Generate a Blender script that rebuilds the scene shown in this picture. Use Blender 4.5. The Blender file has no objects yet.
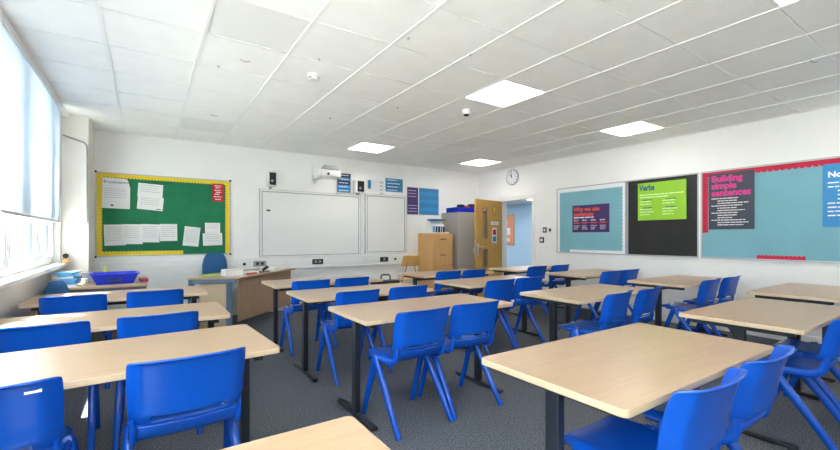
import bpy, bmesh, math, random
from math import sin, cos, pi, radians as R
from mathutils import Vector, Matrix
random.seed(7)
C = bpy.context.scene.collection
# ------------------------------------------------------------------ camera model (metres; x right along the whiteboard wall, y towards it)
F, HZ, YAW, EYE, CX = 406.2, 236.8, .5904, 1.25, 420.
YW, XR, XL, YB, CH = 7.06, 6.37, -.82, -1.3, 2.706      # whiteboard wall, display-board wall, window wall, rear wall, ceiling height
fwx, fwy, rtx, rty = sin(YAW), cos(YAW), cos(YAW), -sin(YAW)
def front(px, py):                                        # a photo point that lies on the whiteboard wall -> (x, z)
    u = (px-CX)/F; d = YW/(fwy+u*rty)
    return d*(fwx+u*rtx), EYE+(HZ-py)/F*d
def side(px, py):                                         # ... on the display-board wall -> (y, z)
    u = (px-CX)/F; d = XR/(fwx+u*rtx)
    return d*(fwy+u*rty), EYE+(HZ-py)/F*d
# ------------------------------------------------------------------ materials
def mat(name, col, rough=.5, metal=0, noise=0, scale=40, bump=0, spec=.5, stretch=None, coat=0):
    m = bpy.data.materials.new(name); m.use_nodes = True
    n = m.node_tree.nodes; l = m.node_tree.links; b = n['Principled BSDF']
    b.inputs['Base Color'].default_value = (*col, 1); b.inputs['Roughness'].default_value = rough
    b.inputs['Metallic'].default_value = metal; b.inputs['Specular IOR Level'].default_value = spec
    if coat: b.inputs['Coat Weight'].default_value = coat
    if noise or bump:
        t = n.new('ShaderNodeTexCoord'); mp = n.new('ShaderNodeMapping'); nz = n.new('ShaderNodeTexNoise')
        nz.inputs['Scale'].default_value = scale; nz.inputs['Detail'].default_value = 4
        l.new(t.outputs['Object'], mp.inputs['Vector']); l.new(mp.outputs['Vector'], nz.inputs['Vector'])
        if stretch: mp.inputs['Scale'].default_value = stretch
        if noise:
            r = n.new('ShaderNodeValToRGB')
            r.color_ramp.elements[0].position = .3; r.color_ramp.elements[1].position = .7
            r.color_ramp.elements[0].color = (*[c*(1-noise) for c in col], 1)
            r.color_ramp.elements[1].color = (*[min(1, c*(1+noise)) for c in col], 1)
            l.new(nz.outputs['Fac'], r.inputs['Fac']); l.new(r.outputs['Color'], b.inputs['Base Color'])
        if bump:
            bp = n.new('ShaderNodeBump'); bp.inputs['Strength'].default_value = bump; bp.inputs['Distance'].default_value = .002
            l.new(nz.outputs['Fac'], bp.inputs['Height']); l.new(bp.outputs['Normal'], b.inputs['Normal'])
    return m
def emit(name, col, s):
    m = bpy.data.materials.new(name); m.use_nodes = True; b = m.node_tree.nodes['Principled BSDF']
    b.inputs['Base Color'].default_value = (.9, .9, .88, 1)
    b.inputs['Emission Color'].default_value = (*col, 1); b.inputs['Emission Strength'].default_value = s
    return m
M = {}
M['wall'] = mat('white_wall_paint', (.87, .868, .86), .85, noise=.012, scale=3)
M['cream'] = mat('cream_wall_paint', (.80, .77, .725), .85, noise=.015, scale=3)
M['tile'] = mat('ceiling_tile', (.93, .93, .92), .95, noise=.02, scale=6, bump=.15)
M['bar'] = mat('ceiling_bar_white', (.88, .88, .87), .35)
M['white'] = mat('white_plastic', (.82, .82, .81), .4)
M['trunk'] = mat('white_trunking', (.80, .81, .82), .4)
M['frame_white'] = mat('white_window_frame', (.80, .81, .82), .35)
M['board'] = mat('whiteboard_face', (.83, .83, .82), .22)
M['alu'] = mat('aluminium', (.50, .51, .53), .4, metal=.6)
M['line'] = mat('grey_edge_line', (.26, .27, .29), .6)
M['greyp'] = mat('grey_plastic', (.32, .33, .35), .45)
M['black'] = mat('black_plastic', (.012, .012, .014), .4)
M['tleg'] = mat('dark_steel_leg', (.016, .020, .030), .42)
M['bluesteel'] = mat('blue_grey_steel', (.12, .19, .28), .45)
M['beech'] = mat('beech_laminate', (.46, .315, .20), .29, noise=.07, scale=4, stretch=(1.2, 14, 14))
M['beechpale'] = mat('beech_edge', (.66, .51, .34), .45, noise=.05, scale=6, stretch=(1, 8, 8))
M['birch'] = mat('birch_laminate', (.66, .50, .34), .38, noise=.05, scale=4, stretch=(1.2, 14, 14))
M['oak'] = mat('oak_veneer', (.56, .32, .065), .42, noise=.12, scale=5, stretch=(9, 9, .9))
M['cabwood'] = mat('cabinet_wood', (.66, .38, .15), .45, noise=.08, scale=5, stretch=(9, 9, .9))
M['modesty'] = mat('walnut_panel', (.36, .235, .15), .45, noise=.1, scale=5, stretch=(9, 9, .9))
M['ply'] = mat('bent_plywood', (.80, .45, .13), .35, noise=.08, scale=6, stretch=(1, 9, 9))
M['blue'] = mat('blue_polypropylene', (.002, .088, .56), .25, noise=.04, scale=9, spec=.55)
M['bluefab'] = mat('blue_fabric', (.025, .11, .27), .9, noise=.15, scale=300)
M['tray'] = mat('blue_tray_plastic', (.008, .03, .55), .3)
M['green'] = mat('green_backing_paper', (.006, .17, .075), .8, noise=.1, scale=5)
M['yellow'] = mat('yellow_border_card', (.83, .62, .015), .6)
M['red'] = mat('red_border_card', (.58, .006, .05), .6)
M['silver'] = mat('silver_border_card', (.84, .87, .90), .35)
M['aqua'] = mat('aqua_backing_paper', (.20, .45, .54), .75, noise=.04, scale=3, bump=.3)
M['blackpaper'] = mat('black_backing_paper', (.013, .013, .015), .55, noise=.2, scale=4)
M['paper'] = mat('white_paper', (.80, .80, .80), .8)
M['ink'] = mat('grey_ink', (.42, .42, .45), .8)
M['purple'] = mat('purple_poster', (.055, .028, .14), .5)
M['orange'] = mat('orange_lettering', (.85, .10, .045), .5)
M['lilac'] = mat('pale_lettering', (.55, .50, .68), .5)
M['lime'] = mat('lime_poster', (.28, .58, .025), .5)
M['teal'] = mat('teal_lettering', (.01, .12, .20), .5)
M['palegreen'] = mat('pale_green_lettering', (.72, .85, .45), .5)
M['slate'] = mat('slate_poster', (.045, .055, .085), .5)
M['pink'] = mat('pink_lettering', (.75, .03, .30), .5)
M['sky'] = mat('sky_blue_poster', (.03, .27, .62), .5)
M['pblue'] = mat('mid_blue_poster', (.03, .22, .46), .5)
M['pdark'] = mat('dark_navy_poster', (.012, .02, .07), .5)
M['pwhite'] = mat('white_lettering', (.85, .87, .9), .5)
M['redposter'] = mat('red_poster', (.50, .012, .015), .5)
M['greycab'] = mat('grey_steel_cabinet', (.44, .41, .38), .5)
M['steel'] = mat('brushed_steel', (.6, .6, .6), .3, metal=.9)
M['corr'] = mat('pale_blue_wall_paint', (.42, .62, .80), .8)
M['posterorange'] = mat('orange_print', (.75, .28, .13), .6)
M['lightblue'] = mat('light_blue_card', (.11, .36, .62), .55)
M['mint'] = mat('lime_plastic', (.45, .62, .08), .5)
M['magenta'] = mat('magenta_card', (.5, .03, .15), .5)
M['buff'] = mat('buff_wood', (.66, .40, .17), .5, noise=.08)
M['diff_on'] = emit('lit_diffuser', (1, .97, .91), 2.6)
M['fill_corr'] = emit('corridor_fill_emission', (1, .98, .95), 7.0)  # glow of the fill panels added to brighten the hall
M['diff_off'] = mat('unlit_diffuser', (.84, .84, .83), .5)
M['ground'] = mat('pale_paving', (.78, .77, .74), .9, noise=.1, scale=1)
M['hedge'] = mat('hedge_green', (.05, .065, .025), .9, noise=.5, scale=6, bump=1)
M['brick'] = mat('pale_brick', (.09, .08, .06), .9, noise=.1, scale=2)
def carpet():
    m = bpy.data.materials.new('speckled_carpet'); m.use_nodes = True
    n = m.node_tree.nodes; l = m.node_tree.links; b = n['Principled BSDF']; b.inputs['Roughness'].default_value = .97; b.inputs['Specular IOR Level'].default_value = .15
    t = n.new('ShaderNodeTexCoord')
    a = n.new('ShaderNodeTexNoise'); a.inputs['Scale'].default_value = 95; a.inputs['Detail'].default_value = 5; a.inputs['Roughness'].default_value = .8
    r = n.new('ShaderNodeValToRGB'); e = r.color_ramp.elements
    e[0].position = .36; e[0].color = (.03, .035, .044, 1); e[1].position = .66; e[1].color = (.27, .285, .31, 1)
    x = e.new(.5); x.color = (.115, .130, .155, 1)
    l.new(t.outputs['Object'], a.inputs['Vector']); l.new(a.outputs['Fac'], r.inputs['Fac']); l.new(r.outputs['Color'], b.inputs['Base Color'])
    bp = n.new('ShaderNodeBump'); bp.inputs['Strength'].default_value = .6; bp.inputs['Distance'].default_value = .004
    l.new(a.outputs['Fac'], bp.inputs['Height']); l.new(bp.outputs['Normal'], b.inputs['Normal'])
    return m
M['carpet'] = carpet()
def glass():
    m = bpy.data.materials.new('window_glass'); m.use_nodes = True; n = m.node_tree.nodes; l = m.node_tree.links
    n.remove(n['Principled BSDF']); o = n['Material Output']
    t = n.new('ShaderNodeBsdfTransparent'); t.inputs[0].default_value = (.93, .96, .95, 1)
    g = n.new('ShaderNodeBsdfGlossy'); g.inputs['Roughness'].default_value = .02
    x = n.new('ShaderNodeMixShader'); x.inputs[0].default_value = .06
    l.new(t.outputs[0], x.inputs[1]); l.new(g.outputs[0], x.inputs[2]); l.new(x.outputs[0], o.inputs[0])
    return m
M['glass'] = glass()
def blindcloth():
    m = bpy.data.materials.new('translucent_blind_cloth'); m.use_nodes = True; n = m.node_tree.nodes; l = m.node_tree.links
    n.remove(n['Principled BSDF']); o = n['Material Output']
    d = n.new('ShaderNodeBsdfDiffuse'); d.inputs[0].default_value = (.66, .70, .76, 1)
    t = n.new('ShaderNodeBsdfTranslucent'); t.inputs[0].default_value = (.44, .50, .565, 1)
    x = n.new('ShaderNodeMixShader'); x.inputs[0].default_value = .5
    p = n.new('ShaderNodeBsdfTransparent'); y = n.new('ShaderNodeMixShader'); y.inputs[0].default_value = .05
    l.new(d.outputs[0], x.inputs[1]); l.new(t.outputs[0], x.inputs[2]); l.new(x.outputs[0], y.inputs[1]); l.new(p.outputs[0], y.inputs[2]); l.new(y.outputs[0], o.inputs[0])
    return m
M['blind'] = blindcloth()
# ------------------------------------------------------------------ geometry helpers
class B:
    def __init__(s): s.bm = bmesh.new()
    def box(s, x0, x1, y0, y1, z0, z1, mtx=None):
        vs = [s.bm.verts.new((x, y, z)) for x in (x0, x1) for y in (y0, y1) for z in (z0, z1)]
        if mtx: 
            for v in vs: v.co = mtx @ v.co
        for f in ((0,1,3,2),(4,6,7,5),(0,4,5,1),(2,3,7,6),(0,2,6,4),(1,5,7,3)): s.bm.faces.new([vs[i] for i in f])
        return s
    def prism(s, pts, z0, z1, mtx=None):                    # pts: (x,y) outline
        a = [s.bm.verts.new((x, y, z0)) for x, y in pts]; b = [s.bm.verts.new((x, y, z1)) for x, y in pts]
        if mtx:
            for v in a+b: v.co = mtx @ v.co
        n = len(pts); s.bm.faces.new(a[::-1]); s.bm.faces.new(b)
        for i in range(n): s.bm.faces.new((a[i], a[(i+1) % n], b[(i+1) % n], b[i]))
        return s
    def tube(s, pts, rad, seg=10, flat=1., cap=True, up=None):  # swept ellipse through pts
        pts = [Vector(p) for p in pts]; n = len(pts); rings = []
        rad = rad if isinstance(rad, (list, tuple)) else [rad]*n
        ref = Vector(up) if up else None
        for i, p in enumerate(pts):
            t = (pts[min(i+1, n-1)]-pts[max(i-1, 0)]).normalized()
            a = (ref - t*ref.dot(t)).normalized() if ref is not None and abs(t.dot(ref)) < .98 else t.orthogonal().normalized()
            if ref is None: ref = a
            b = t.cross(a)
            rings.append([s.bm.verts.new(p + a*(cos(2*pi*k/seg)*rad[i]*flat) + b*(sin(2*pi*k/seg)*rad[i])) for k in range(seg)])
        for i in range(n-1):
            for k in range(seg): s.bm.faces.new((rings[i][k], rings[i][(k+1) % seg], rings[i+1][(k+1) % seg], rings[i+1][k]))
        if cap: s.bm.faces.new(rings[0][::-1]); s.bm.faces.new(rings[-1])
        return s
    def lathe(s, prof, c=(0, 0, 0), seg=24, mtx=None):       # prof: (r, z) from bottom to top
        rings = []
        for r, z in prof: rings.append([s.bm.verts.new((c[0]+r*cos(2*pi*k/seg), c[1]+r*sin(2*pi*k/seg), c[2]+z)) for k in range(seg)])
        if mtx:
            for q in rings:
                for v in q: v.co = mtx @ v.co
        for i in range(len(prof)-1):
            for k in range(seg): s.bm.faces.new((rings[i][k], rings[i][(k+1) % seg], rings[i+1][(k+1) % seg], rings[i+1][k]))
        s.bm.faces.new(rings[0][::-1]); s.bm.faces.new(rings[-1])
        return s
    def shell(s, grid, th, skip=lambda i, j: False):         # grid[i][j] points; offset by th along normals; skip leaves holes
        ni, nj = len(grid), len(grid[0]); G = [[Vector(p) for p in r] for r in grid]
        def nrm(i, j):
            a = G[min(i+1, ni-1)][j]-G[max(i-1, 0)][j]; b = G[i][min(j+1, nj-1)]-G[i][max(j-1, 0)]
            return a.cross(b).normalized()
        A = [[s.bm.verts.new(G[i][j]) for j in range(nj)] for i in range(ni)]
        D = [[s.bm.verts.new(G[i][j]+nrm(i, j)*th) for j in range(nj)] for i in range(ni)]
        ok = lambda i, j: 0 <= i < ni-1 and 0 <= j < nj-1 and not skip(i, j)
        for i in range(ni-1):
            for j in range(nj-1):
                if not ok(i, j): continue
                s.bm.faces.new((A[i][j], A[i][j+1], A[i+1][j+1], A[i+1][j])); s.bm.faces.new((D[i][j], D[i+1][j], D[i+1][j+1], D[i][j+1]))
                for (p, q, k) in (((i, j), (i, j+1), (i-1, j)), ((i+1, j+1), (i+1, j), (i+1, j)), ((i+1, j), (i, j), (i, j-1)), ((i, j+1), (i+1, j+1), (i, j+1))):
                    if not ok(*k): s.bm.faces.new((A[q[0]][q[1]], A[p[0]][p[1]], D[p[0]][p[1]], D[q[0]][q[1]]))
        for row in A+D:
            for v in row:
                if not v.link_faces: s.bm.verts.remove(v)
        return s
    def build(s, name, m, parent=None, bevel=0, smooth=None, sub=0):
        bmesh.ops.recalc_face_normals(s.bm, faces=s.bm.faces)
        me = bpy.data.meshes.new(name); s.bm.to_mesh(me); s.bm.free()
        o = bpy.data.objects.new(name, me); C.objects.link(o)
        me.materials.append(M[m] if isinstance(m, str) else m)
        if parent: o.parent = parent
        if bevel:
            bv = o.modifiers.new('edge', 'BEVEL'); bv.width = bevel; bv.segments = 2; bv.limit_method = 'ANGLE'; bv.angle_limit = R(50)
        if sub:
            q = o.modifiers.new('soft', 'SUBSURF'); q.levels = q.render_levels = sub
        if smooth or sub or bevel:
            me.polygons.foreach_set('use_smooth', [True]*len(me.polygons))
            me.set_sharp_from_angle(angle=R(smooth or 40))
        return o
def box(name, m, x0, x1, y0, y1, z0, z1, parent=None, bevel=0): return B().box(x0, x1, y0, y1, z0, z1).build(name, m, parent, bevel)
def tag(o, label, cat, group=None):
    o['label'] = label; o['category'] = cat
    if group: o['group'] = group
    return o
def thing(name, label, cat, loc=(0, 0, 0), rz=0, group=None):
    o = bpy.data.objects.new(name, None); C.objects.link(o); o.empty_display_size = .05
    o.location = loc; o.rotation_euler = (0, 0, rz)
    return tag(o, label, cat, group)
def struct(o): o['kind'] = 'structure'; return o
def empty(name, loc=(0, 0, 0), rz=0):
    o = bpy.data.objects.new(name, None); C.objects.link(o); o.location = loc; o.rotation_euler = (0, 0, rz); return o
def dup(root):
    r = root.copy(); C.objects.link(r)
    for ch in list(root.children):
        c = ch.copy(); C.objects.link(c); c.parent = r
        for g in list(ch.children):
            d = g.copy(); C.objects.link(d); d.parent = c
    return r
def text(name, body, size, x, z, m, parent, y=-.004, rot=0, squash=1., bold=.0, fit=None):      # lettering standing in the local x-z plane, facing -y
    cu = bpy.data.curves.new(name, 'FONT'); cu.body = body; cu.size = size; cu.extrude = .0006; cu.offset = bold; cu.resolution_u = 3; cu.space_line = .82
    t = bpy.data.objects.new(name, cu); C.objects.link(t)
    bpy.context.view_layer.update()
    me = bpy.data.meshes.new_from_object(t.evaluated_get(bpy.context.evaluated_depsgraph_get()))
    bpy.data.objects.remove(t); bpy.data.curves.remove(cu)
    if fit: squash = fit/max(v.co.x for v in me.vertices)
    me.transform(Matrix.Translation((x, y, z)) @ Matrix.Rotation(rot, 4, 'Y') @ Matrix.Rotation(pi/2, 4, 'X') @ Matrix.Diagonal((squash, 1, 1, 1)))
    o = bpy.data.objects.new(name, me); C.objects.link(o); o.parent = parent
    me.materials.clear(); me.materials.append(M[m]); me.name = name
    return o
def lines(name, m, parent, rows, y=-.0035, h=.012):           # unreadable small print: rows of (x0, x1, z)
    b = B()
    for x0, x1, z in rows:
        x = x0
        while x < x1-.004:
            w = min(x1-x, random.uniform(.012, .045)*h/.012); b.box(x, x+w, y, y+.0015, z, z+h*.62); x += w+h*.4
    return b.build(name, m, parent)

# ------------------------------------------------------------------ the room
Y2 = 6.36                                                     # face of the boxed-in pier beside the windows
struct(box('floor', 'carpet', XL-.3, XR+.2, YB, YW+.1, -.05, 0))
b = B()                                                        # display-board wall with the doorway
DY0, DY1, DZ = 5.44, 6.36, 2.06
b.box(XR, XR+.14, YB-.1, DY0, 0, CH+.1).box(XR, XR+.14, DY1, 17.1, 0, CH+.1).box(XR, XR+.14, DY0, DY1, DZ, CH+.1)
struct(b.build('wall_right', 'wall'))
struct(box('wall_front', 'wall', XL-.4, XR, YW, YW+.1, 0, CH+.1))
struct(box('wall_back', 'wall', XL-.4, XR, YB-.1, YB, 0, CH+.1))
SZ = .945; XF = -.95                                           # sill height, plane of the window frames
struct(box('wall_left', 'cream', XL-.25, XL-.08, YB, Y2, 0, SZ-.04))
struct(B().box(XL-.3, -.60, Y2, YW, 0, CH+.04).build('trim_1', 'cream'))
struct(B().box(XF-.06, XL-.03, 5.96, Y2, 1.44, CH+.04).box(XF-.06, XL-.03, 6.28, Y2, SZ, 1.44).build('trim_6', 'white'))
struct(box('baseboard_right', 'white', XR-.018, XR, YB, DY0-.08, 0, .10, bevel=.004))
struct(box('baseboard_front', 'white', -.55, XR-.02, YW-.018, YW, 0, .10, bevel=.004))
# ceiling: lay-in tiles on white bars, 0.6 m grid
GX, GY, GP = -.263, 3.279, .6
b = B()
for i in range(-1, 12):
    for j in range(-8, 7):
        x0 = GX+GP*i; y0 = GY+GP*j
        x1, y1 = min(x0+GP, XR), min(y0+GP, YW); x0 = max(x0, XL+.03)
        if x1-x0 < .03 or y1-y0 < .03 or y1 < YB: continue
        if (i in (1, 5, 9)) and (j in (-1, 4, -5)): continue
        b.box(x0+.006, x1-.006, y0+.006, y1-.006, CH, CH+.02)
b.box(XL-.02, XR+.1, YB, YW+.05, CH+.02, CH+.05)
struct(b.build('ceiling', 'tile', bevel=.004))
b = B()
for i in range(0, 12): b.box(GX+GP*i-.013, GX+GP*i+.013, YB, YW, CH-.005, CH+.006)
for j in range(-7, 7): b.box(XL+.03, XR, GY+GP*j-.006, GY+GP*j+.006, CH-.0015, CH+.006)
b.box(XL+.03, XR, YW-.02, YW, CH-.004, CH+.01).box(XR-.02, XR, YB, YW, CH-.004, CH+.01)
struct(b.build('trim_2', 'bar'))
names = {1: 'window-side', 5: 'middle', 9: 'display-board side'}
for i in (1, 5, 9):
    for j in (-5, -1, 4):
        on = i != 1
        lab = '%s square ceiling light in the %s, %s' % ('lit' if on else 'unlit', {1: 'window row', 5: 'middle row', 9: 'display-board row'}[i],
              {-5: 'third from the whiteboard wall', -1: 'second from the whiteboard wall', 4: 'nearest to the whiteboard wall'}[j])
        t = thing('ceiling_light', lab, 'ceiling light', (GX+GP*(i+.5), GY+GP*(j+.5), CH), 0, 'square ceiling light panels')
        h = .5*GP-.006
        b = B(); 
        for s in (-1, 1): b.box(-h, h, s*h-(.012 if s > 0 else 0), s*h+(.012 if s < 0 else 0), -.003, .02).box(s*h-(.012 if s > 0 else 0), s*h+(.012 if s < 0 else 0), -h+.0121, h-.0121, -.003, .02)
        b.build('frame', 'white', t)
        box('diffuser', 'diff_on' if on else 'diff_off', -h+.012, h-.012, -h+.012, h-.012, .002, .015, t)
# ------------------------------------------------------------------ windows, sill, blinds
WZ1 = 2.68
w = struct(empty('window_1', (XF, 0, 0)))
def wpart(o): o['kind'] = 'structure'; return o
muls_lo = [6.24, 5.46, 4.38, 3.3, 2.2, 1.1, 0, -1.2]
b = B()
b.box(-.035, .035, YB, 6.28, SZ, SZ+.07).box(-.035, .035, YB, 5.95, WZ1-.07, WZ1).box(-.035, .035, YB, 5.95, 1.44, 1.51)
for y in muls_lo: b.box(-.034, .034, y-.04, y+.04, SZ+.07, 1.44).box(-.034, .034, min(y, 5.91)-.04, min(y, 5.91)+.04, 1.51, WZ1-.07)
wpart(b.build('window_frame', 'frame_white', w, bevel=.006))
pb = B(); gl = B(); gk = B()
for a, c in zip(muls_lo[1:], muls_lo[:-1]):
    y0, y1 = a+.04, c-.04
    for z0, z1 in ((SZ+.07, 1.44), (1.51, WZ1-.07)):
        if z0 > 1.5: y1 = min(y1, 5.87)
        pb.box(-.022, .05, y0, y0+.05, z0, z1).box(-.022, .05, y1-.05, y1, z0, z1).box(-.022, .05, y0+.05, y1-.05, z0, z0+.05).box(-.022, .05, y0+.05, y1-.05, z1-.05, z1)
        gl.box(-.004, .004, y0+.05, y1-.05, z0+.05, z1-.05)
        for yy in (y0+.05, y1-.062): gk.box(-.01, .02, yy, yy+.012, z0+.05, z1-.05)
wpart(pb.build('casement', 'frame_white', w, bevel=.005)); wpart(gl.build('glass_pane', 'glass', w)); wpart(gk.build('gasket', mat('dark_gasket', (.05, .07, .09), .6), w))
for a, c in zip(muls_lo[1:3], muls_lo[:2]):
    for yy in (a+.28, c-.28):
        B().box(.05, .075, yy-.03, yy+.03, SZ+.09, SZ+.115).box(.06, .085, yy-.012, yy+.1, SZ+.112, SZ+.135).build('window_handle', 'white', w, bevel=.004)
struct(B().box(XF-.02, XL+.035, YB, Y2, SZ-.04, SZ).build('trim_3', 'white', bevel=.008))
struct(box('trim_4', 'white', XF-.06, XL+.04, YB, Y2, WZ1, CH+.05))
# outside
struct(box('ground_outside', 'ground', -26, XL-.35, -12, 40, -.3, -.06))
o = B().box(-24, -1.3, 22, 22.5, -.06, 4.2).build('garden_wall', 'brick'); struct(o)
b = B()
for k in range(40):
    y = 17.5+random.uniform(-.5, .5); r = random.uniform(.45, .8)
    b.lathe([(r*.5, -r*.8), (r*.95, -r*.3), (r, .1*r), (r*.7, r*.7), (r*.2, r)], (-1.9-k*.42, y, r*.8-.06), 9)
h = b.build('hedge', 'hedge', smooth=80); h['kind'] = 'stuff'; tag(h, 'low green garden hedge outside seen through the lower window panes', 'hedge')
XB = -.785
segs = [(5.84, 3.62, 'roller blind farthest along the windows, beside the boxed pier'), (3.60, 1.4, 'roller blind second from the boxed pier'), (1.38, -1.2, 'roller blind third from the boxed pier, beside the rear wall')]
for y1, y0, lab in segs[:2]:
    t = thing('roller_blind', 'translucent pale blue ' + lab, 'blind', (XB, 0, 0), 0, 'roller blinds over the windows')
    b = B(); G = []
    for k in range(2):
        G.append([(-.004+.008*k*0, y0+(y1-y0)*q/40+.0, 1.42 if k == 0 else 2.645) for q in range(41)])
    G = [[(x+.008*sin(q*.9)*(1 if z < 2 else .2), y, z) for q, (x, y, z) in enumerate(r)] for r in G]
    b.shell(G, .0015).build('blind_cloth', 'blind', t, smooth=60)
    box('headbox', 'white', -.03, .014, y0, y1, 2.63, 2.70, t, bevel=.006)
    box('bottom_rail', 'trunk', -.013, .013, y0, y1, 1.40, 1.425, t, bevel=.003)
    B().tube([(.02, y1-.03, 2.64), (.02, y1-.03, 1.46)], .002, 6).build('pull_cord', 'white', t)
    for yy in (y1-.25, y1-.62): box('hem_clip', 'greyp', .014, .019, yy-.02, yy+.02, 1.43, 1.455, t)
# conduit on the pier
t = B().tube([(-.84, Y2-.009, 2.46), (-.70, Y2-.009, 2.41), (-.64, Y2-.009, 2.39), (-.617, Y2-.009, 2.36), (-.612, Y2-.009, 2.29), (-.612, Y2-.009, 1.42)], .009, 8).build('conduit', 'greyp', smooth=60)
tag(t, 'thin grey cable conduit bending down the cream boxed pier', 'conduit')
# ------------------------------------------------------------------ corridor behind the door
CW = 11.7
struct(box('floor_corridor', 'carpet', XR+.2, CW, 3, 17, -.05, -.001))
struct(B().box(CW, CW+.1, 3, 17.1, 0, 2.6).box(XR+.14, CW, 17, 17.1, 0, 2.6).box(XR+.14, CW, 2.9, 3, 0, 2.6).build('wall_corridor', 'corr'))
struct(B().box(XR+.14, CW, 3, 17, 2.5, 2.58).build('ceiling_corridor', 'tile'))
t = thing('corridor_fill_light', 'added square fill light in the hall ceiling beyond the doorway', 'ceiling light', (8.2, 6.6, 2.5))  # unseen panels, added to brighten the hall behind the doorway
box('frame', 'white', -.61, .61, -.31, .31, -.012, 0, t); box('diffuser', 'fill_corr', -.59, .59, -.29, .29, -.016, -.0125, t)
for (x, y), lab in (((10.3, 9.0), 'added fill light farther along the hall ceiling beyond the doorway'), ((10.3, 12.5), 'added fill light farthest along the hall ceiling beyond the doorway')):
    t2 = dup(t); t2.location = (x, y, 2.5); t2['label'] = lab
t = thing('framed_poster', 'orange and white framed poster on the pale blue hall wall beyond the doorway', 'poster', (CW, 11.30, 1.52), -pi/2)
box('frame', 'beech', -.36, .36, -.02, -.002, -.60, .60, t); box('poster_sheet', 'posterorange', -.31, .31, -.024, -.0205, -.55, .55, t)
B().box(-.15, .17, -.027, -.0245, -.2, .08).box(-.22, .02, -.027, -.0245, .18, .36).box(-.25, .14, -.027, -.0245, -.46, -.32).build('white_print', 'paper', t)
# door: frame in the wall, leaf swung into the room
d = struct(empty('door_1', (XR, DY1, 0)))
b = B(); fw = .045
b.box(-.012, .15, -fw, 0, 0, DZ).box(-.012, .15, DY0-DY1, DY0-DY1+fw, 0, DZ).box(-.012, .15, DY0-DY1+fw, -fw, DZ-fw, DZ)
b.box(-.018, 0, 0, .05, 0, DZ+.05).box(-.018, 0, DY0-DY1-.05, DY0-DY1, 0, DZ+.05).box(-.018, 0, DY0-DY1, 0, DZ, DZ+.05)
wpart(b.build('door_frame', 'white', d, bevel=.003))
ang = math.atan2(6.13-6.31, 5.44-6.34)                        # leaf direction from hinge to free edge
leafroot = empty('door_leaf', (-.03, -.05, 0), ang-pi); leafroot.parent = d    # local x runs from free edge (-.92) to hinge (0); -y faces the classroom
LW = .92
b = B(); zs = [.008, .62, 1.02, 1.20, 1.84, DZ-.05]; xa, xb = -LW+.22, -LW+.40
b.box(-LW, xa, -.022, .022, zs[0], zs[5]).box(xb, 0, -.022, .022, zs[0], zs[5])
b.box(xa, xb, -.022, .022, zs[0], zs[1]).box(xa, xb, -.022, .022, zs[2], zs[3]).box(xa, xb, -.022, .022, zs[4], zs[5])
wpart(b.build('leaf', 'oak', leafroot, bevel=.002))
for z0, z1 in ((zs[1], zs[2]), (zs[3], zs[4])):
    wpart(box('vision_panel', 'glass', xa, xb, -.004, .004, z0, z1, leafroot))
    q = B(); 
    for s in (-.026, .018): q.box(xa, xa+.018, s, s+.008, z0, z1).box(xb-.018, xb, s, s+.008, z0, z1).box(xa, xb, s, s+.008, z0, z0+.018).box(xa, xb, s, s+.008, z1-.018, z1)
    wpart(q.build('panel_bead', 'beech', leafroot))
wpart(B().box(-LW+.02, -LW+.075, -.03, -.0221, .86, 1.12).build('lock_plate', 'steel', leafroot, bevel=.002))
wpart(B().tube([(-LW+.05, -.03, 1.05), (-LW+.05, -.075, 1.05), (-LW+.17, -.078, 1.05)], .01, 10).build('handle', 'steel', leafroot, smooth=50))
wpart(B().box(-LW+.035, -LW+.06, -.045, -.03, .90, .94).build('thumb_turn', 'steel', leafroot))
wpart(B().box(-LW-.003, -LW+.0005, -.012, .012, .80, 1.2).build('edge_plate', 'steel', leafroot))
ca, sa = cos(ang-pi), sin(ang-pi)
def on_leaf(x, y, z): return (XR-.03+ca*x-sa*y, DY1-.05+sa*x+ca*y, z)
t = thing('door_sign', 'small dark and gold crest sign high on the oak door', 'sign', on_leaf(-.30, -.0225, 1.80), ang-pi)
B().prism([(-.055, .1), (.055, .1), (.055, -.03), (0, -.11), (-.055, -.03)], .0, .004, Matrix.Rotation(pi/2, 4, 'X')).build('shield', 'modesty', t)
B().prism([(-.035, .08), (.0, .05), (.035, .08), (.02, -.01), (0, -.06), (-.02, -.01)], .0045, .006, Matrix.Rotation(pi/2, 4, 'X')).build('crest', 'yellow', t)
t = thing('door_notice', 'white notice with red and blue panels taped on the oak door', 'notice', on_leaf(-.29, -.0225, 1.28), ang-pi)
box('sheet', 'paper', -.085, .085, -.003, 0, -.16, .16, t)
box('blue_print', 'pblue', -.06, .06, -.0045, -.0032, -.13, -.02, t); box('red_print', 'red', -.06, .06, -.0045, -.0032, .01, .12, t)
t = thing('door_name_plate', 'white name plate above the notice on the oak door', 'sign', on_leaf(-.28, -.0225, 1.535), ang-pi)
box('plate', 'white', -.14, .14, -.006, 0, -.035, .035, t, bevel=.003); lines('small_lettering', 'ink', t, [(-.1, .1, -.008)], -.0075, .016)
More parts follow.
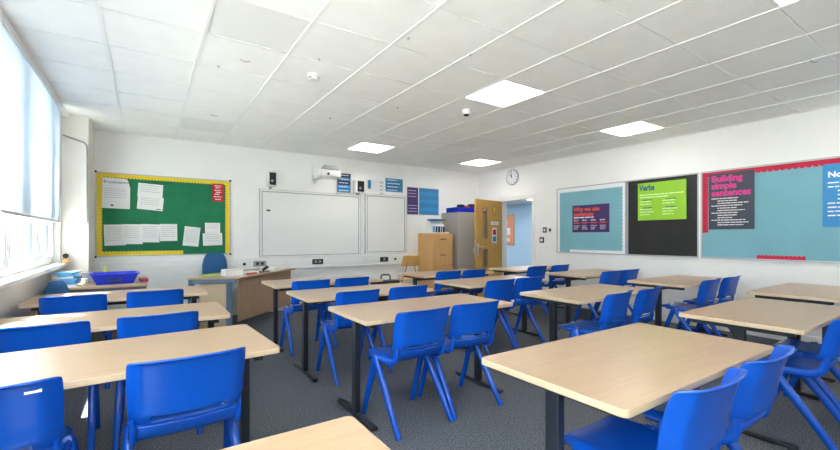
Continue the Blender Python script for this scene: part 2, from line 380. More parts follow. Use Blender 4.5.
# ------------------------------------------------------------------ classroom tables
TZ, TL, TW = .725, 1.30, .655
def rrect(w, h, r, n=5):
    p = []
    for cx, cy, a in ((w-r, h-r, 0), (r-w, h-r, 90), (r-w, r-h, 180), (w-r, r-h, 270)):
        for k in range(n+1): q = R(a+90*k/n); p.append((cx+r*cos(q), cy+r*sin(q)))
    return p
def make_table():
    t = thing('classroom_table', '', 'table')
    top = B().prism(rrect(TL/2, TW/2, .022), TZ-.028, TZ).build('tabletop', 'beech', t, bevel=.003)
    top.data.materials.append(M['beechpale'])
    for f in top.data.polygons:
        if abs(f.normal.z) < .5: f.material_index = 1
    for s in (-1, 1):
        x = s*(TL/2-.085)
        lg = B().box(x-.02, x+.02, -.03, .03, .03, TZ-.06).build('leg', 'tleg', t, bevel=.004)
        B().box(x-.022, x+.022, -.285, .285, .008, .036).build('foot', 'tleg', t, bevel=.01)
        for e in (-1, 1): B().lathe([(.016, 0), (.018, .008)], (x, e*.25, 0), 10).build('foot_glide', 'black', t)
        B().box(x-.02, x+.02, -.27, .27, TZ-.062, TZ-.0285).build('bracket', 'tleg', t, bevel=.003)
    B().box(-TL/2+.107, TL/2-.107, .03, .06, TZ-.10, TZ-.06).build('crossbar', 'tleg', t, bevel=.003)
    B().box(-TL/2+.107, TL/2-.107, -.02, .02, TZ-.06, TZ-.0285).build('support_rail', 'tleg', t, bevel=.003)
    return t
proto_t = make_table(); first_t = [True]
def place_table(xl, yf, rz=0, label='', birch=False):          # xl: window-side edge, yf: edge on the chair side
    t = proto_t if first_t[0] else dup(proto_t); first_t[0] = False
    t.location = (xl+TL/2, yf+TW/2, 0); t.rotation_euler = (0, 0, rz); t['label'] = label; t['group'] = 'classroom tables'
    return t
# ------------------------------------------------------------------ moulded chairs
def make_chair():
    t = thing('classroom_chair', '', 'chair')
    W = .198; nx = 24
    prof = [(.225, .425), (.222, .447), (.205, .458), (.15, .461), (.07, .455), (-.01, .449), (-.08, .446), (-.135, .449), (-.175, .464), (-.200, .492), (-.212, .525)]
    G = []
    for k, (y, z) in enumerate(prof):
        row = []
        for j in range(nx+1):
            u = -1+2*j/nx; a = abs(u); back = max(0, (k-6)/4.)
            drop = -.028*max(0, (a-.86)/.14)*(1-back) + .010*a**3*(1-back)
            fwd = back*(.030*a**2+.022*max(0, (a-.86)/.14))
            taper = 1-.05*(1-back)*(k < 3)
            row.append((u*W*taper, y+fwd, z+drop))
        G.append(row)
    B().shell(G, -.009).build('seat', 'blue', t, smooth=50, sub=1)
    pb = [(-.214, .530), (-.217, .543), (-.236, .572), (-.240, .590), (-.243, .63), (-.256, .68), (-.270, .735), (-.282, .775), (-.292, .789), (-.306, .792)]
    G = []
    for k, (y, z) in enumerate(pb):
        row = []
        for j in range(nx+1):
            u = -1+2*j/nx; a = abs(u); e = max(0, (a-.83)/.17)
            wide = W*(1.0+.045*min(1, k/5.))
            fwd = .030*a**2+.046*e
            sag = .018*(1-a**2)*max(0, 1-k/6.)*(-1 if k > 1 else 0)
            row.append((u*wide, y+fwd, z+sag-.012*e*(k >= 7)))
        G.append(row)
    B().shell(G, -.010, skip=lambda i, j: i == 1 and 4 <= j < nx-4).build('backrest', 'blue', t, smooth=50, sub=1)
    for s in (-1, 1):
        ap = (s*.196, .055, .440)
        B().tube([(s*.190, .035, .452), ap, (s*.200, .03, .385), (s*.208, -.11, .20), (s*.214, -.245, .006), (s*.214, -.248, 0)], [.020, .027, .027, .0235, .0195, .018], 10, .85, up=(1, 0, 0)).build('leg', 'blue', t, smooth=50)
        B().tube([(s*.190, .075, .450), (s*.196, .062, .440), (s*.199, .085, .385), (s*.204, .15, .20), (s*.207, .218, .006), (s*.207, .220, 0)], [.018, .025, .026, .0225, .0195, .018], 10, .85, up=(1, 0, 0)).build('leg', 'blue', t, smooth=50)
        B().tube([(s*.194, .15, .437), (s*.194, .06, .437), (s*.193, -.06, .433), (s*.190, -.13, .438), (s*.188, -.175, .468), (s*.188, -.185, .50), (s*.190, -.19, .55)], [.012, .020, .021, .021, .021, .018, .013], 8, .6, up=(1, 0, 0)).build('side_rail', 'blue', t, smooth=60)
    return t
proto_c = make_chair(); first_c = [True]
def place_chair(x, y, rz=0, label=''):
    c = proto_c if first_c[0] else dup(proto_c); first_c[0] = False
    c.location = (x, y+.25, 0); c.rotation_euler = (0, 0, R(rz)); c['label'] = label; c['group'] = 'blue classroom chairs'   # y: where the rear feet stand
    return c
COL = {'L': 'window-row', 'M': 'whiteboard-row', 'N': 'cabinet-row', 'R': 'display-board-row'}
ORD = ['nearest the whiteboard wall', 'second from the whiteboard wall', 'third from the whiteboard wall', 'fourth from the whiteboard wall']
#       column row  xl     yf    tilt  chairs (x, y of rear feet, turn)
SET = [('L', 3, -.80, .455, 0, []),
       ('L', 2, -.79, 1.94, 3, [(-.452, 1.80, 0), (.135, 1.84, 2)]),
       ('L', 1, -.83, 3.01, 0, [(-.48, 2.91, 0), (.06, 2.91, 0)]),
       ('L', 0, -.83, 4.31, 0, [(-.49, 4.20, 0), (.06, 4.21, 0)]),
       ('M', 3, 1.20, .67, 0, [(1.553, .57, 0), (2.08, .57, 2)]),
       ('M', 2, 1.12, 2.27, 0, [(1.485, 2.15, 2), (1.965, 2.17, -1)]),
       ('M', 1, 1.11, 3.34, 0, [(1.53, 3.22, 1), (2.07, 3.24, 0)]),
       ('M', 0, 1.12, 4.42, 0, [(1.47, 4.26, 0), (1.96, 4.28, 0)]),
       ('N', 3, 3.05, .69, 0, [(3.45, .59, 2), (3.95, .58, 0)]),
       ('N', 2, 2.92, 2.02, 0, [(3.29, 1.90, 7), (3.79, 1.90, 7)]),
       ('N', 1, 2.84, 3.29, 0, [(3.21, 3.18, 2), (3.70, 3.19, -2)]),
       ('N', 0, 3.04, 4.46, 0, [(3.42, 4.36, 0), (3.88, 4.36, 1)]),
       ('R', 3, 4.80, .86, 0, []),
       ('R', 2, 4.80, 2.03, 0, [(5.16, 1.92, 3), (5.72, 1.92, 2)]),
       ('R', 1, 4.83, 3.26, 0, [(5.28, 3.14, 0), (5.76, 3.15, 0)]),
       ('R', 0, 4.79, 4.42, 0, [(5.15, 4.30, 0), (5.72, 4.30, 0)])]
for c, r, xl, yf, rz, ch in SET:
    place_table(xl, yf, R(rz), 'beech-topped %s table on dark legs, %s' % (COL[c], ORD[r]))
    for k, (x, y, a) in enumerate(ch):
        end = ('window-side' if k == 0 else 'door-side')
        place_chair(x, y, a, 'blue plastic chair, %s one at the %s table %s' % (end, COL[c], ORD[r]))
# ------------------------------------------------------------------ whiteboard wall
def wall_thing(name, label, cat, px0, py0, px1, py1, group=None, off=0.):    # on the whiteboard wall, spanning photo box; returns root and half sizes
    x0, za = front(px0, py0); x1, zb = front(px1, py1)
    z1 = max(za, zb); z0 = min(za, zb)
    return thing(name, label, cat, ((x0+x1)/2, YW-off, (z0+z1)/2), 0, group), (x1-x0)/2, (z1-z0)/2
def frame4(b, w, h, t, y0, y1):
    return b.box(-w, w, y0, y1, h-t, h).box(-w, w, y0, y1, -h, -h+t).box(-w, -w+t, y0, y1, -h+t, h-t).box(w-t, w, y0, y1, -h+t, h-t)
# green notice board
x0, x1, z0, z1 = -.592, 1.09, .975, 2.14
gw, gh = (x1-x0)/2, (z1-z0)/2; gx, gz = (x0+x1)/2, (z0+z1)/2
t = thing('notice_board', 'green notice board with yellow scalloped border on the whiteboard wall', 'notice board', (gx, YW, gz))
frame4(B(), gw, gh, .014, -.022, -.001).build('frame', 'alu', t)
box('backing', 'green', -gw+.014, gw-.014, -.012, -.001, -gh+.014, gh-.014, t)
for sx in (-1, 1):
    for sz in (-1, 1): box('corner_cap', 'black', sx*gw-.014, sx*gw+.014, -.026, -.003, sz*gh-.014, sz*gh+.014, t, bevel=.003)
def scallop(L, w, n, straight=False):                          # strip along x, 0..L, scalloped on its lower side
    p = [(L, 0), (0, 0)]
    for k in range(n):
        for q in range(6): a = pi*q/5; p.append((L*(k+.5-.5*cos(a))/n, -w*.66-w*.34*sin(a)))
    return p
RX = Matrix.Rotation(pi/2, 4, 'X')
def strip(name, m, parent, x, z, L, w, n, rot, y):             # rot about the view axis, places the strip's start at (x,z)
    M4 = Matrix.Translation((x, y, z)) @ Matrix.Rotation(-rot, 4, 'Y') @ RX
    return B().prism(scallop(L, w, n), 0, .002, M4).build(name, m, parent)
bw = .062
strip('border', 'yellow', t, -gw+.014, gh-.014, 2*gw-.028, bw, 42, 0, -.0125)
strip('border', 'yellow', t, -gw+.014, -gh+.014, 2*gh-.028, bw, 28, pi/2, -.0150)
strip('border', 'yellow', t, gw-.014, gh-.014, 2*gh-.028, bw, 28, -pi/2, -.0150)
Lb = 1.02; strip('border', 'yellow', t, -gw+.014+Lb, -gh+.014, Lb, bw, 25, pi, -.0125)
def sheet(px, py, w, h, rz, label, kind='plain', y=.0176, group='sheets on the green notice board', name='paper_sheet'):
    x, z = front(px, py)
    s = thing(name, label, 'paper', (x, YW-y, z), 0, group)
    rot = Matrix.Rotation(R(rz), 4, 'Y')
    pts = [(-w/2, -h/2), (w/2, -h/2), (w/2, h/2), (-w/2, h/2)]
    if kind == 'curl': pts = [(-w/2, -h/2), (w/2, -h/2), (w/2, h*.2), (w*.42, h*.44), (w*.36, h/2), (-w/2, h/2)]
    o = B().prism(pts, 0, .0015, rot @ RX).build('sheet', 'paper', s)
    rows = [(-w*.4, w*.4*random.uniform(.75, 1), h*.36-k*.03) for k in range(int(h*.74/.03))]
    if kind == 'curl': rows = rows[3:-2]
    l = lines('handwritten_lettering', 'ink', s, rows, -.0032, .009); l.data.transform(rot)
    if kind == 'curl':
        text('heading_lettering', 'Presentation', .055, -w*.44, h*.33, 'purple', s, -.003)
        box('printed_mark', 'pdark', -w*.2, -w*.1, -.0032, -.002, -h*.42, -h*.37, s)
    if kind == 'dark': box('printed_mark', 'black', w*.22, w*.42, -.0032, -.002, -h*.47, -h*.42, s)
    return s
sheet(116.3, 193.5, .315, .42, 1, 'printed sheet headed Presentation, at the top corner of the green board', 'curl')
sheet(150.5, 191, .30, .20, 3, 'tilted upper one of two joined handwritten sheets high on the green board')
sheet(150.5, 203.5, .31, .19, 5, 'lower one of two joined handwritten sheets with a black mark, high on the green board', 'dark', .0196)
sheet(115, 235, .24, .29, -2, 'handwritten sheet beginning the row of four under the Presentation sheet')
sheet(132.5, 234.2, .24, .28, 0, 'handwritten sheet second in the row of four on the green board', y=.0196)
sheet(150.5, 233.3, .22, .26, 1, 'handwritten sheet third in the row of four on the green board')
sheet(168.5, 232.5, .22, .25, -1, 'handwritten sheet ending the row of four on the green board', y=.0196)
sheet(191.5, 236.5, .21, .29, 6, 'tilted single handwritten sheet beside the row of four on the green board')
sheet(212.5, 228, .21, .16, -1, 'small sheet tucked above a wider sheet low on the green board')
sheet(212.5, 239.3, .27, .19, -2, 'wider handwritten sheet below the red notice on the green board', y=.0196)
x, z = front(217.8, 192.8)
t = thing('red_notice', 'small red poster with white print on the green board corner', 'poster', (x, YW-.0176, z))
box('sheet', 'redposter', -.085, .085, -.002, 0, -.14, .14, t); lines('white_lettering', 'pwhite', t, [(-.05, .05, .1), (-.035, .03, .07), (-.05, .04, .03), (-.03, .05, 0), (-.05, .03, -.03), (-.06, .05, -.07), (-.04, .04, -.11)], -.0035, .02)
# dado trunking and its sockets
t = thing('dado_trunking', 'white dado trunking running along the whiteboard wall under the boards', 'trunking', (0, YW, 0))
B().box(-.55, 4.5, -.055, 0, .725, .892).build('casing', 'trunk', t, bevel=.008)
B().box(-.55, 4.5, -.062, -.0555, .77, .85).build('cover', 'white', t, bevel=.003)
B().box(-.55, 4.5, -.075, 0, .70, .7245).build('lower_rail', 'trunk', t, bevel=.004)
def socket(px, py, label, w=.075, m='white', inner='black'):
    x, z = front(px, py); t = thing('wall_socket', label, 'socket', (x, YW-.0625, .81), 0, 'sockets on the trunking')
    box('face_plate', m, -w, w, -.010, 0, -.045, .045, t, bevel=.004)
    b = B(); n = max(1, int(w/.05))
    for k in range(n):
        c = (k-(n-1)/2)*.075; b.box(c-.022, c+.022, -.013, -.0101, -.02, .022)
    b.build('outlet', inner, t)
socket(243.5, 264, 'white single socket with a black centre beside the blue desk chair', .05)
socket(259, 264, 'grey double socket on the trunking behind the teacher desk', .10, 'greyp')
socket(289, 262, 'white double socket on the trunking under the large whiteboard edge', .09, 'white', 'white')
socket(316.5, 261.5, 'black double socket on the trunking under the large whiteboard', .10, 'black', 'greyp')
socket(366, 259, 'white blank double socket under the smaller whiteboard', .08, 'white', 'white')
socket(382.5, 259, 'black double socket on the trunking under the smaller whiteboard', .09, 'black', 'greyp')
socket(393.5, 259, 'white single socket with black centre near the wooden chair', .05)
struct(box('trim_5', 'trunk', -.55, 2.2, YW-.06, YW-.02, .14, .70, bevel=.01))
# whiteboards
def whiteboard(x0, x1, z0, z1, label):
    t = thing('whiteboard', label, 'whiteboard', ((x0+x1)/2, YW, (z0+z1)/2)); w, h = (x1-x0)/2, (z1-z0)/2
    frame4(B(), w, h, .028, -.045, -.001).build('frame', 'white', t, bevel=.004)
    frame4(B(), w-.028, h-.028, .010, -.040, -.002).build('inner_frame', 'line', t)
    B().box(-w-.006, -w-.0005, -.046, -.001, -h, h).box(-w-.006, w+.006, -.046, -.001, h+.0005, h+.006).box(w+.0005, w+.006, -.046, -.001, -h, h).build('outer_edge', 'alu', t)
    box('writing_surface', 'board', -w+.036, w-.036, -.032, -.004, -h+.036, h-.036, t)
    return t
t = whiteboard(1.535, 3.345, .90, 2.035, 'large interactive whiteboard with a small sensor, under the projector')
x, z = front(268.5, 211); box('sensor', 'white', x-2.44-.05, x-2.44+.05, -.05, -.0325, z-1.4675-.03, z-1.4675+.03, t, bevel=.004)
box('sensor_window', 'black', x-2.44-.045, x-2.44+.02, -.052, -.0501, z-1.4675-.005, z-1.4675+.022, t)
whiteboard(3.455, 4.365, .925, 2.07, 'smaller plain whiteboard nearest the blue poster')
# speakers
def speaker(px0, py0, px1, py1, label):
    t, w, h = wall_thing('wall_speaker', label, 'speaker', px0, py0, px1, py1, 'wall speakers')
    box('cabinet', 'white', -w, w, -.13, -.0, -h, h, t, bevel=.012)
    box('grille', 'black', -w*.55, w*.9, -.138, -.1305, -h*.85, h*.85, t, bevel=.005)
    B().lathe([(w*.25, 0), (w*.3, .008)], (0, 0, 0), 16, Matrix.Translation((0, -.139, -h*.3)) @ RX).build('cone', 'greyp', t)
    box('bracket', 'greyp', -.02, .02, -.06, -.001, -h-.035, -h-.001, t)
speaker(265.5, 172, 274.5, 187, 'white speaker with black grille above the large whiteboard, nearest the green board')
speaker(352.5, 180.5, 361.5, 193.5, 'white speaker with black grille between the two whiteboards')
# projector on arm
x, z = front(323, 171)
t = thing('projector', 'white short-throw projector on a wall arm above the large whiteboard', 'projector', (x-.13, YW, z-.15))
B().box(-.06, .06, -.012, 0, -.03, .26).build('wall_plate', 'white', t, bevel=.003)
B().box(-.05, .05, -.52, -.012, -.02, .06).build('arm', 'white', t, bevel=.012)
box('body', 'white', -.19, .15, -.80, -.52, -.07, .05, t, bevel=.025)
B().prism([(-.80, .05), (-.58, .05), (-.56, .10), (-.70, .14)], -.12, .12, Matrix(((0, 0, 1, 0), (1, 0, 0, 0), (0, 1, 0, 0), (0, 0, 0, 1)))).build('mirror_hood', 'greyp', t, bevel=.01)
B().lathe([(.02, 0), (.022, .01)], (0, 0, 0), 14, Matrix.Translation((-.08, -.801, -.02)) @ RX).build('lens_button', 'black', t)
B().box(-.03, .03, -.03, -.013, -.10, -.031).build('cable_cover', 'white', t)
# small posters above the boards
def blue_cards(px0, py0, px1, py1, label, bands, off=.0, group='blue posters above the whiteboards'):
    t, w, h = wall_thing('poster', label, 'poster', px0, py0, px1, py1, group, off)
    box('sheet', 'pdark', -w, w, -.003, 0, -h, h, t)
    n = len(bands); hh = 2*h/n
    for k, m in enumerate(bands):
        if m: box('printed_band', m, -w*.96, w*.96, -.0045, -.0032, h-hh*(k+.93), h-hh*(k+.07), t)
    lines('small_lettering', 'pwhite', t, [(-w*.8, w*(.2+.5*random.random()), h-hh*(k+.6)) for k in range(n)], -.0062, min(.035, hh*.3))
    return t
blue_cards(336.5, 173.2, 349.5, 193, 'tall banded blue poster hanging beside the projector above the large whiteboard', [None, 'pblue', None, 'sky', 'pblue'], .047)
t, w, h = wall_thing('poster', 'white poster with a teal block and small print above the smaller whiteboard', 'poster', 366.8, 179, 384.5, 192.5, 'blue posters above the whiteboards', .001)
box('sheet', 'paper', -w, w, -.003, 0, -h, h, t); box('teal_block', 'pblue', -w*.9, -w*.55, -.0045, -.0032, -h*.55, h*.85, t)
lines('small_lettering', 'ink', t, [(w*.45, w*.85, h*.5-k*.07) for k in range(4)], -.0045, .03)
blue_cards(385.5, 178, 402.5, 192.6, 'dark blue poster with four teal boxes above the smaller whiteboard', ['pblue', 'pblue', 'pblue', 'pblue'], .001)
x0, z1 = front(406.5, 186.5); x1, z0 = front(439, 216.5); z1 = 2.285; z0 = 1.70
w, h = (x1-x0)/2, (z1-z0)/2
t = thing('poster', 'wide blue poster in two panels above the filing cabinet', 'poster', ((x0+x1)/2, YW-.001, (z0+z1)/2))
box('backing_card', 'trunk', -w, w, -.004, 0, -h, h, t)
box('navy_panel', 'purple', -w*.97, -w*.32, -.007, -.0042, -h*.95, h*.95, t); box('blue_panel', 'pblue', -w*.26, w*.96, -.007, -.0042, -h*.95, h*.95, t)
for k in range(3): box('printed_band', 'sky', -w*.24, w*.94, -.0085, -.0072, h*(.55-k*.56)-.03, h*(.55-k*.56)+.035, t)
lines('small_lettering', 'lilac', t, [(-w*.9, -w*.45, h*.7-k*.06) for k in range(3)]+[(-w*.9, -w*.4, -h*.35-k*.06) for k in range(3)], -.0085, .022)
# ------------------------------------------------------------------ display boards on the long wall
def board(y1, y0, z0, z1, label, backing):
    t = thing('display_board', label, 'display board', (XR, (y0+y1)/2, (z0+z1)/2), -pi/2); w, h = (y1-y0)/2, (z1-z0)/2
    frame4(B(), w, h, .02, -.024, -.001).build('frame', 'alu', t)
    box('backing', backing, -w+.02, w-.02, -.013, -.001, -h+.02, h-.02, t)
    return t, w, h
BZ0, BZ1 = .955, 2.145
t, w, h = board(4.885, 3.555, BZ0, BZ1, 'pale blue display board with silver scalloped border and purple poster', 'aqua')
s_ = .05
strip('border', 'silver', t, -w+.02, h-.02, 2*w-.04, s_+.02, 22, 0, -.0135); strip('border', 'silver', t, -w+.02, -h+.02, 2*h-.04, s_, 19, pi/2, -.0158)
strip('border', 'silver', t, w-.02, h-.02, 2*h-.04, s_, 19, -pi/2, -.0158); strip('border', 'silver', t, w-.02, -h+.02, 2*w-.30, s_, 20, pi, -.0135)
t, w, h = board(3.545, 2.525, BZ0, BZ1, 'black display board with lime poster between two pale blue boards', 'blackpaper')
strip('border', 'blackpaper', t, -w+.02, h-.02, 2*w-.04, s_, 26, 0, -.0135); strip('border', 'blackpaper', t, w-.02, h-.02, 2*h-.04, s_, 30, -pi/2, -.0158)
b3y1, b3y0 = 2.505, .35
t, w, h = board(b3y1, b3y0, BZ0, BZ1, 'long pale blue display board with red scalloped border', 'aqua')
strip('border', 'red', t, -w+.02, h-.02, 2*w-.04, 0.075, 36, 0, -.0135)
strip('border', 'red', t, -w+.02, -h+.02+.33, 2*h-.04-.33, .075, 22, pi/2, -.0158)
strip('border', 'red', t, -w+.02+1.06, -h+.02, .46, .05, 12, pi, -.0135)
box('frame_post', 'white', -w-.02, -w, -.026, 0, -h, h, t)
def side_poster(name, label, px0, py0, px1, py1, m):
    y1, za = side(px0, py0); y0, zb = side(px1, py1)
    t = thing(name, label, 'poster', (XR-.0165, (y0+y1)/2, (za+zb)/2), -pi/2); w, h = (y1-y0)/2, (za-zb)/2
    box('sheet', m, -w, w, -.002, 0, -h, h, t)
    return t, w, h
t, w, h = side_poster('poster', 'purple poster reading Why we use sentences on the silver-bordered board', 573, 206, 610, 232, 'purple')
fs = h*.50
text('heading_lettering', 'Why we use\nsentences', h*.44, -w*.93, h*.56, 'orange', t, -.0028, bold=.003, fit=w*1.42)
lines('subheading_lettering', 'pwhite', t, [(-w*.92, w*.2, h*.05)], -.0035, .03)
lines('column_lettering', 'lilac', t, [(-w*.92+k*w*.48, -w*.92+k*w*.48+w*.26, -h*.16) for k in range(4)], -.0035, .035)
lines('column_lettering', 'orange', t, [(-w*.92+k*w*.48, -w*.92+k*w*.48+w*.34, -h*.34) for k in range(4)], -.0035, .03)
lines('small_lettering', 'lilac', t, [(-w*.92+k*w*.48, -w*.92+k*w*.48+w*.36*random.uniform(.6, 1), -h*(.55+.12*q)) for k in range(4) for q in range(3)], -.0035, .022)
t, w, h = side_poster('poster', 'lime green poster reading Verbs on the black display board', 638.5, 184, 687, 219, 'lime')
text('heading_lettering', 'Verbs', h*.42, -w*.93, h*.60, 'teal', t, -.0028, bold=.005, fit=w*.66)
lines('subheading_lettering', 'palegreen', t, [(-w*.92, w*.9, h*.33), (-w*.92, w*.3, h*.2)], -.0035, .025)
lines('body_lettering', 'palegreen', t, [(-w*.92+k*w*.98, -w*.92+k*w*.98+w*.62*random.uniform(.7, 1), -h*(.02+.14*q)) for k in range(2) for q in (0, 1, 3, 4, 5)], -.0035, .022)
lines('column_lettering', 'teal', t, [(-w*.92+.05+k*w*.98, -w*.92+.05+k*w*.98+w*.4, h*(.06-.42*q)) for k in range(2) for q in range(2)], -.0035, .022)
t, w, h = side_poster('poster', 'slate grey poster reading Building simple sentences on the red-bordered board', 709.5, 174.5, 755, 229, 'slate')
text('heading_lettering', 'Building\nsimple\nsentences', h*.31, -w*.88, h*.70, 'pink', t, -.0028, bold=.004, fit=w*1.74)
lines('body_lettering', 'pwhite', t, [(-w*.88+(.07 if q % 3 else 0), -w*.88+w*1.7*random.uniform(.55, 1), h*.08-q*h*.085) for q in range(12)], -.0035, .018)
y1, za = side(823, 165); y0 = y1-.60; zb = side(823, 227)[1]
t = thing('poster', 'bright blue poster with white heading beginning No on the red-bordered board', 'poster', (XR-.0165, (y0+y1)/2, (za+zb)/2), -pi/2); w, h = (y1-y0)/2, (za-zb)/2
box('sheet', 'sky', -w, w, -.002, 0, -h, h, t); text('heading_lettering', 'Nouns', h*.25, -w*.86, h*.58, 'pwhite', t, -.0028, bold=.004)
lines('body_lettering', 'pwhite', t, [(-w*.86+(.08 if q in (2, 3, 4) else 0), -w*.86+w*1.6*random.uniform(.6, 1), h*.38-q*h*.13) for q in range(9)], -.0035, .024)
# clock, switches
y, z = side(513, 177)
t = thing('wall_clock', 'round white wall clock high on the wall over the door', 'clock', (XR, y, 2.50), -pi/2)
B().lathe([(.165, 0), (.17, .01), (.17, .03), (.155, .036)], (0, 0, 0), 40, RX).build('case', mat('blue_clock_rim', (.30, .36, .52), .4), t, smooth=40)
B().lathe([(.152, .0362), (.15, .038)], (0, 0, 0), 40, RX).build('dial', 'paper', t)
for k in range(12):
    a = k*pi/6; B().box(-.005, .005, -.0405, -.0382, .112, .138, Matrix.Rotation(a, 4, 'Y')).build('hour_mark', 'pdark', t)
B().box(-.006, .006, -.043, -.041, -.02, .12, Matrix.Rotation(R(-8), 4, 'Y')).build('minute_hand', 'black', t)
B().box(-.007, .007, -.0455, -.0435, -.02, .085, Matrix.Rotation(R(-38), 4, 'Y')).build('hour_hand', 'black', t)
def plate(px, py, w, h, label, inner):
    y, z = side(px, py); t = thing('light_switch', label, 'switch', (XR, y, z), -pi/2, 'switches beside the doorway')
    box('face_plate', 'white' if inner != 'all' else 'black', -w, w, -.012, 0, -h, h, t, bevel=.003)
    box('rocker', 'black' if inner != 'all' else 'white', -w*.5, w*.5, -.017, -.0122, -h*.5, h*.5, t, bevel=.002)
plate(545, 230, .045, .05, 'small dark switch beside the doorway, in a row of two', 'all'); plate(550.5, 230, .05, .055, 'white switch beside the silver-bordered display board', 'rock')
plate(542, 240, .05, .055, 'black switch below the other two beside the doorway', 'all')
# ------------------------------------------------------------------ ceiling fittings
def ceil_pt(px, py):
    d = (CH-EYE)*F/(HZ-py); u = (px-CX)/F
    return d*(fwx+u*rtx), d*(fwy+u*rty)
x, y = ceil_pt(314, 75)
t = thing('smoke_detector', 'white round smoke detector on the ceiling with dark slots', 'smoke detector', (x, y, CH))
B().lathe([(.02, -.05), (.042, -.046), (.05, -.03), (.05, -.018), (.058, -.015), (.058, 0)], seg=24).build('body', 'white', t, smooth=40)
for k in range(4):
    a = k*pi/2+.5; B().box(.046, .054, -.012, .012, -.04, -.028, Matrix.Rotation(a, 4, 'Z')).build('slot', 'greyp', t)
x, y = ceil_pt(466.5, 110)
t = thing('motion_sensor', 'white dome sensor with dark lens on the ceiling beside a lit panel', 'sensor', (x, y, CH))
B().lathe([(.038, -.055), (.05, -.045), (.055, 0)], seg=24).build('body', 'white', t, smooth=40); B().lathe([(.012, -.072), (.03, -.066), (.036, -.0555)], seg=20).build('lens', mat('smoked_lens', (.04, .015, .012), .2), t, smooth=60)
labels = ['tiny dark ceiling hook above the teacher desk, nearest the pier', 'tiny dark ceiling hook over the aisle, beside the smoke detector', 'tiny dark ceiling hook on a bar over the whiteboard row', 'tiny dark ceiling hook nearest the display boards', 'tiny dark ceiling hook over the whiteboard', 'tiny dark ceiling hook between bars in the middle']
for (px, py), lab in zip([(218.5, 66), (319, 59), (408, 38), (470.5, 54), (330, 118), (397.5, 107)], labels):
    x, y = ceil_pt(px, py); o = B().lathe([(.006, -.012), (.011, -.006), (.012, 0)], seg=10).build('ceiling_hook', 'greyp'); o.location = (x, y, CH); tag(o, lab, 'ceiling hook', 'ceiling hooks')
for (px, py), lab in zip([(245, 59.5), (214, 114.5), (814, 60)], ['curved wire hanger on the ceiling near the smoke detector', 'curved wire hanger on the ceiling near the pier', 'curved wire hanger on the ceiling nearest the display boards']):
    x, y = ceil_pt(px, py); o = B().tube([(-.04, 0, 0), (-.015, .008, -.012), (.012, .01, -.016), (.04, .006, -.008)], .003, 6).build('ceiling_hanger', 'greyp', smooth=60); o.location = (x, y, CH); o.rotation_euler = (0, 0, -.4); tag(o, lab, 'hanger', 'wire hangers on the ceiling')
# ------------------------------------------------------------------ teacher's corner
t = thing('teacher_desk', 'angled teacher desk with dark wood panel and blue-grey steel frame', 'desk')
A_, B_, C_, D_, E_ = (.40, 5.80), (.98, 5.56), (2.0, 6.62), (1.55, 6.93), (.62, 6.25)
B().prism([A_, B_, C_, D_, E_], .715, .74).build('desktop', 'beech', t, bevel=.004)
def seg_box(p, q, th, z0, z1, name, m, inset=0.02, shift=.0):
    p, q = Vector((*p, 0)), Vector((*q, 0)); dr = (q-p).normalized(); L = (q-p).length
    mt = Matrix.Translation(p) @ Matrix.Rotation(math.atan2(dr.y, dr.x), 4, 'Z')
    return B().box(inset, L-inset, shift, shift+th, z0, z1, mt).build(name, m, t, bevel=.003)
seg_box(B_, C_, .02, .16, .7145, 'modesty_panel', 'modesty', .05, .06)
seg_box(A_, B_, .05, .665, .7145, 'end_rail', 'bluesteel', .06, .02)
seg_box(A_, B_, .02, .02, .66, 'end_panel', 'birch', .12, .09)
for p in ((.87, 5.67), (1.88, 6.66), (.46, 5.86)):
    B().box(p[0]-.04, p[0]+.03, p[1]-.03, p[1]+.03, .0, .7145).build('leg', 'bluesteel' if p[0] < 1 else 'tleg', t, bevel=.006)
def rbox(name, m, x, y, z, w, d, h, rz, label=None, cat=None, group=None, bevel=.003):
    o = B().box(-w/2, w/2, -d/2, d/2, 0, h).build(name, m, None, bevel); o.location = (x, y, z); o.rotation_euler = (0, 0, R(rz))
    if label: tag(o, label, cat, group)
    return o
rbox('card_box', 'paper', .92, 5.82, .7405, .22, .16, .085, 15, 'white cardboard box on the corner of the teacher desk', 'box')
rbox('paper_pile', 'paper', 1.20, 6.12, .7405, .24, .18, .02, 30, 'low pile of white papers in the middle of the teacher desk', 'papers')
rbox('red_folder', 'redposter', 1.18, 5.90, .7405, .16, .05, .018, 40, 'thin red folder at the edge of the teacher desk', 'folder')
rbox('paper_tray', 'trunk', 1.62, 6.52, .7405, .3, .22, .05, 45, 'pale letter tray near the whiteboard end of the teacher desk', 'tray')
rbox('mouse', 'white', 1.44, 6.40, .7405, .06, .1, .03, 10, 'white mouse on the teacher desk', 'mouse', bevel=.012)
rbox('exercise_book', 'mint', 0.70, 6.02, .7405, .15, .2, .012, 60, 'flat pale green book on the teacher desk beside the white box', 'book')
t = thing('stapler', 'black stapler standing open among papers on the teacher desk', 'stapler', (1.40, 6.13, .7405), R(35))
box('base', 'black', -.09, .09, -.02, .02, 0, .012, t, bevel=.003); B().box(-.09, .08, -.018, .018, 0, .03, Matrix.Translation((0, 0, .03)) @ Matrix.Rotation(R(-24), 4, 'Y')).build('arm', 'black', t, bevel=.006)
box('hinge', 'steel', -.09, -.06, -.022, .022, .0125, .06, t)
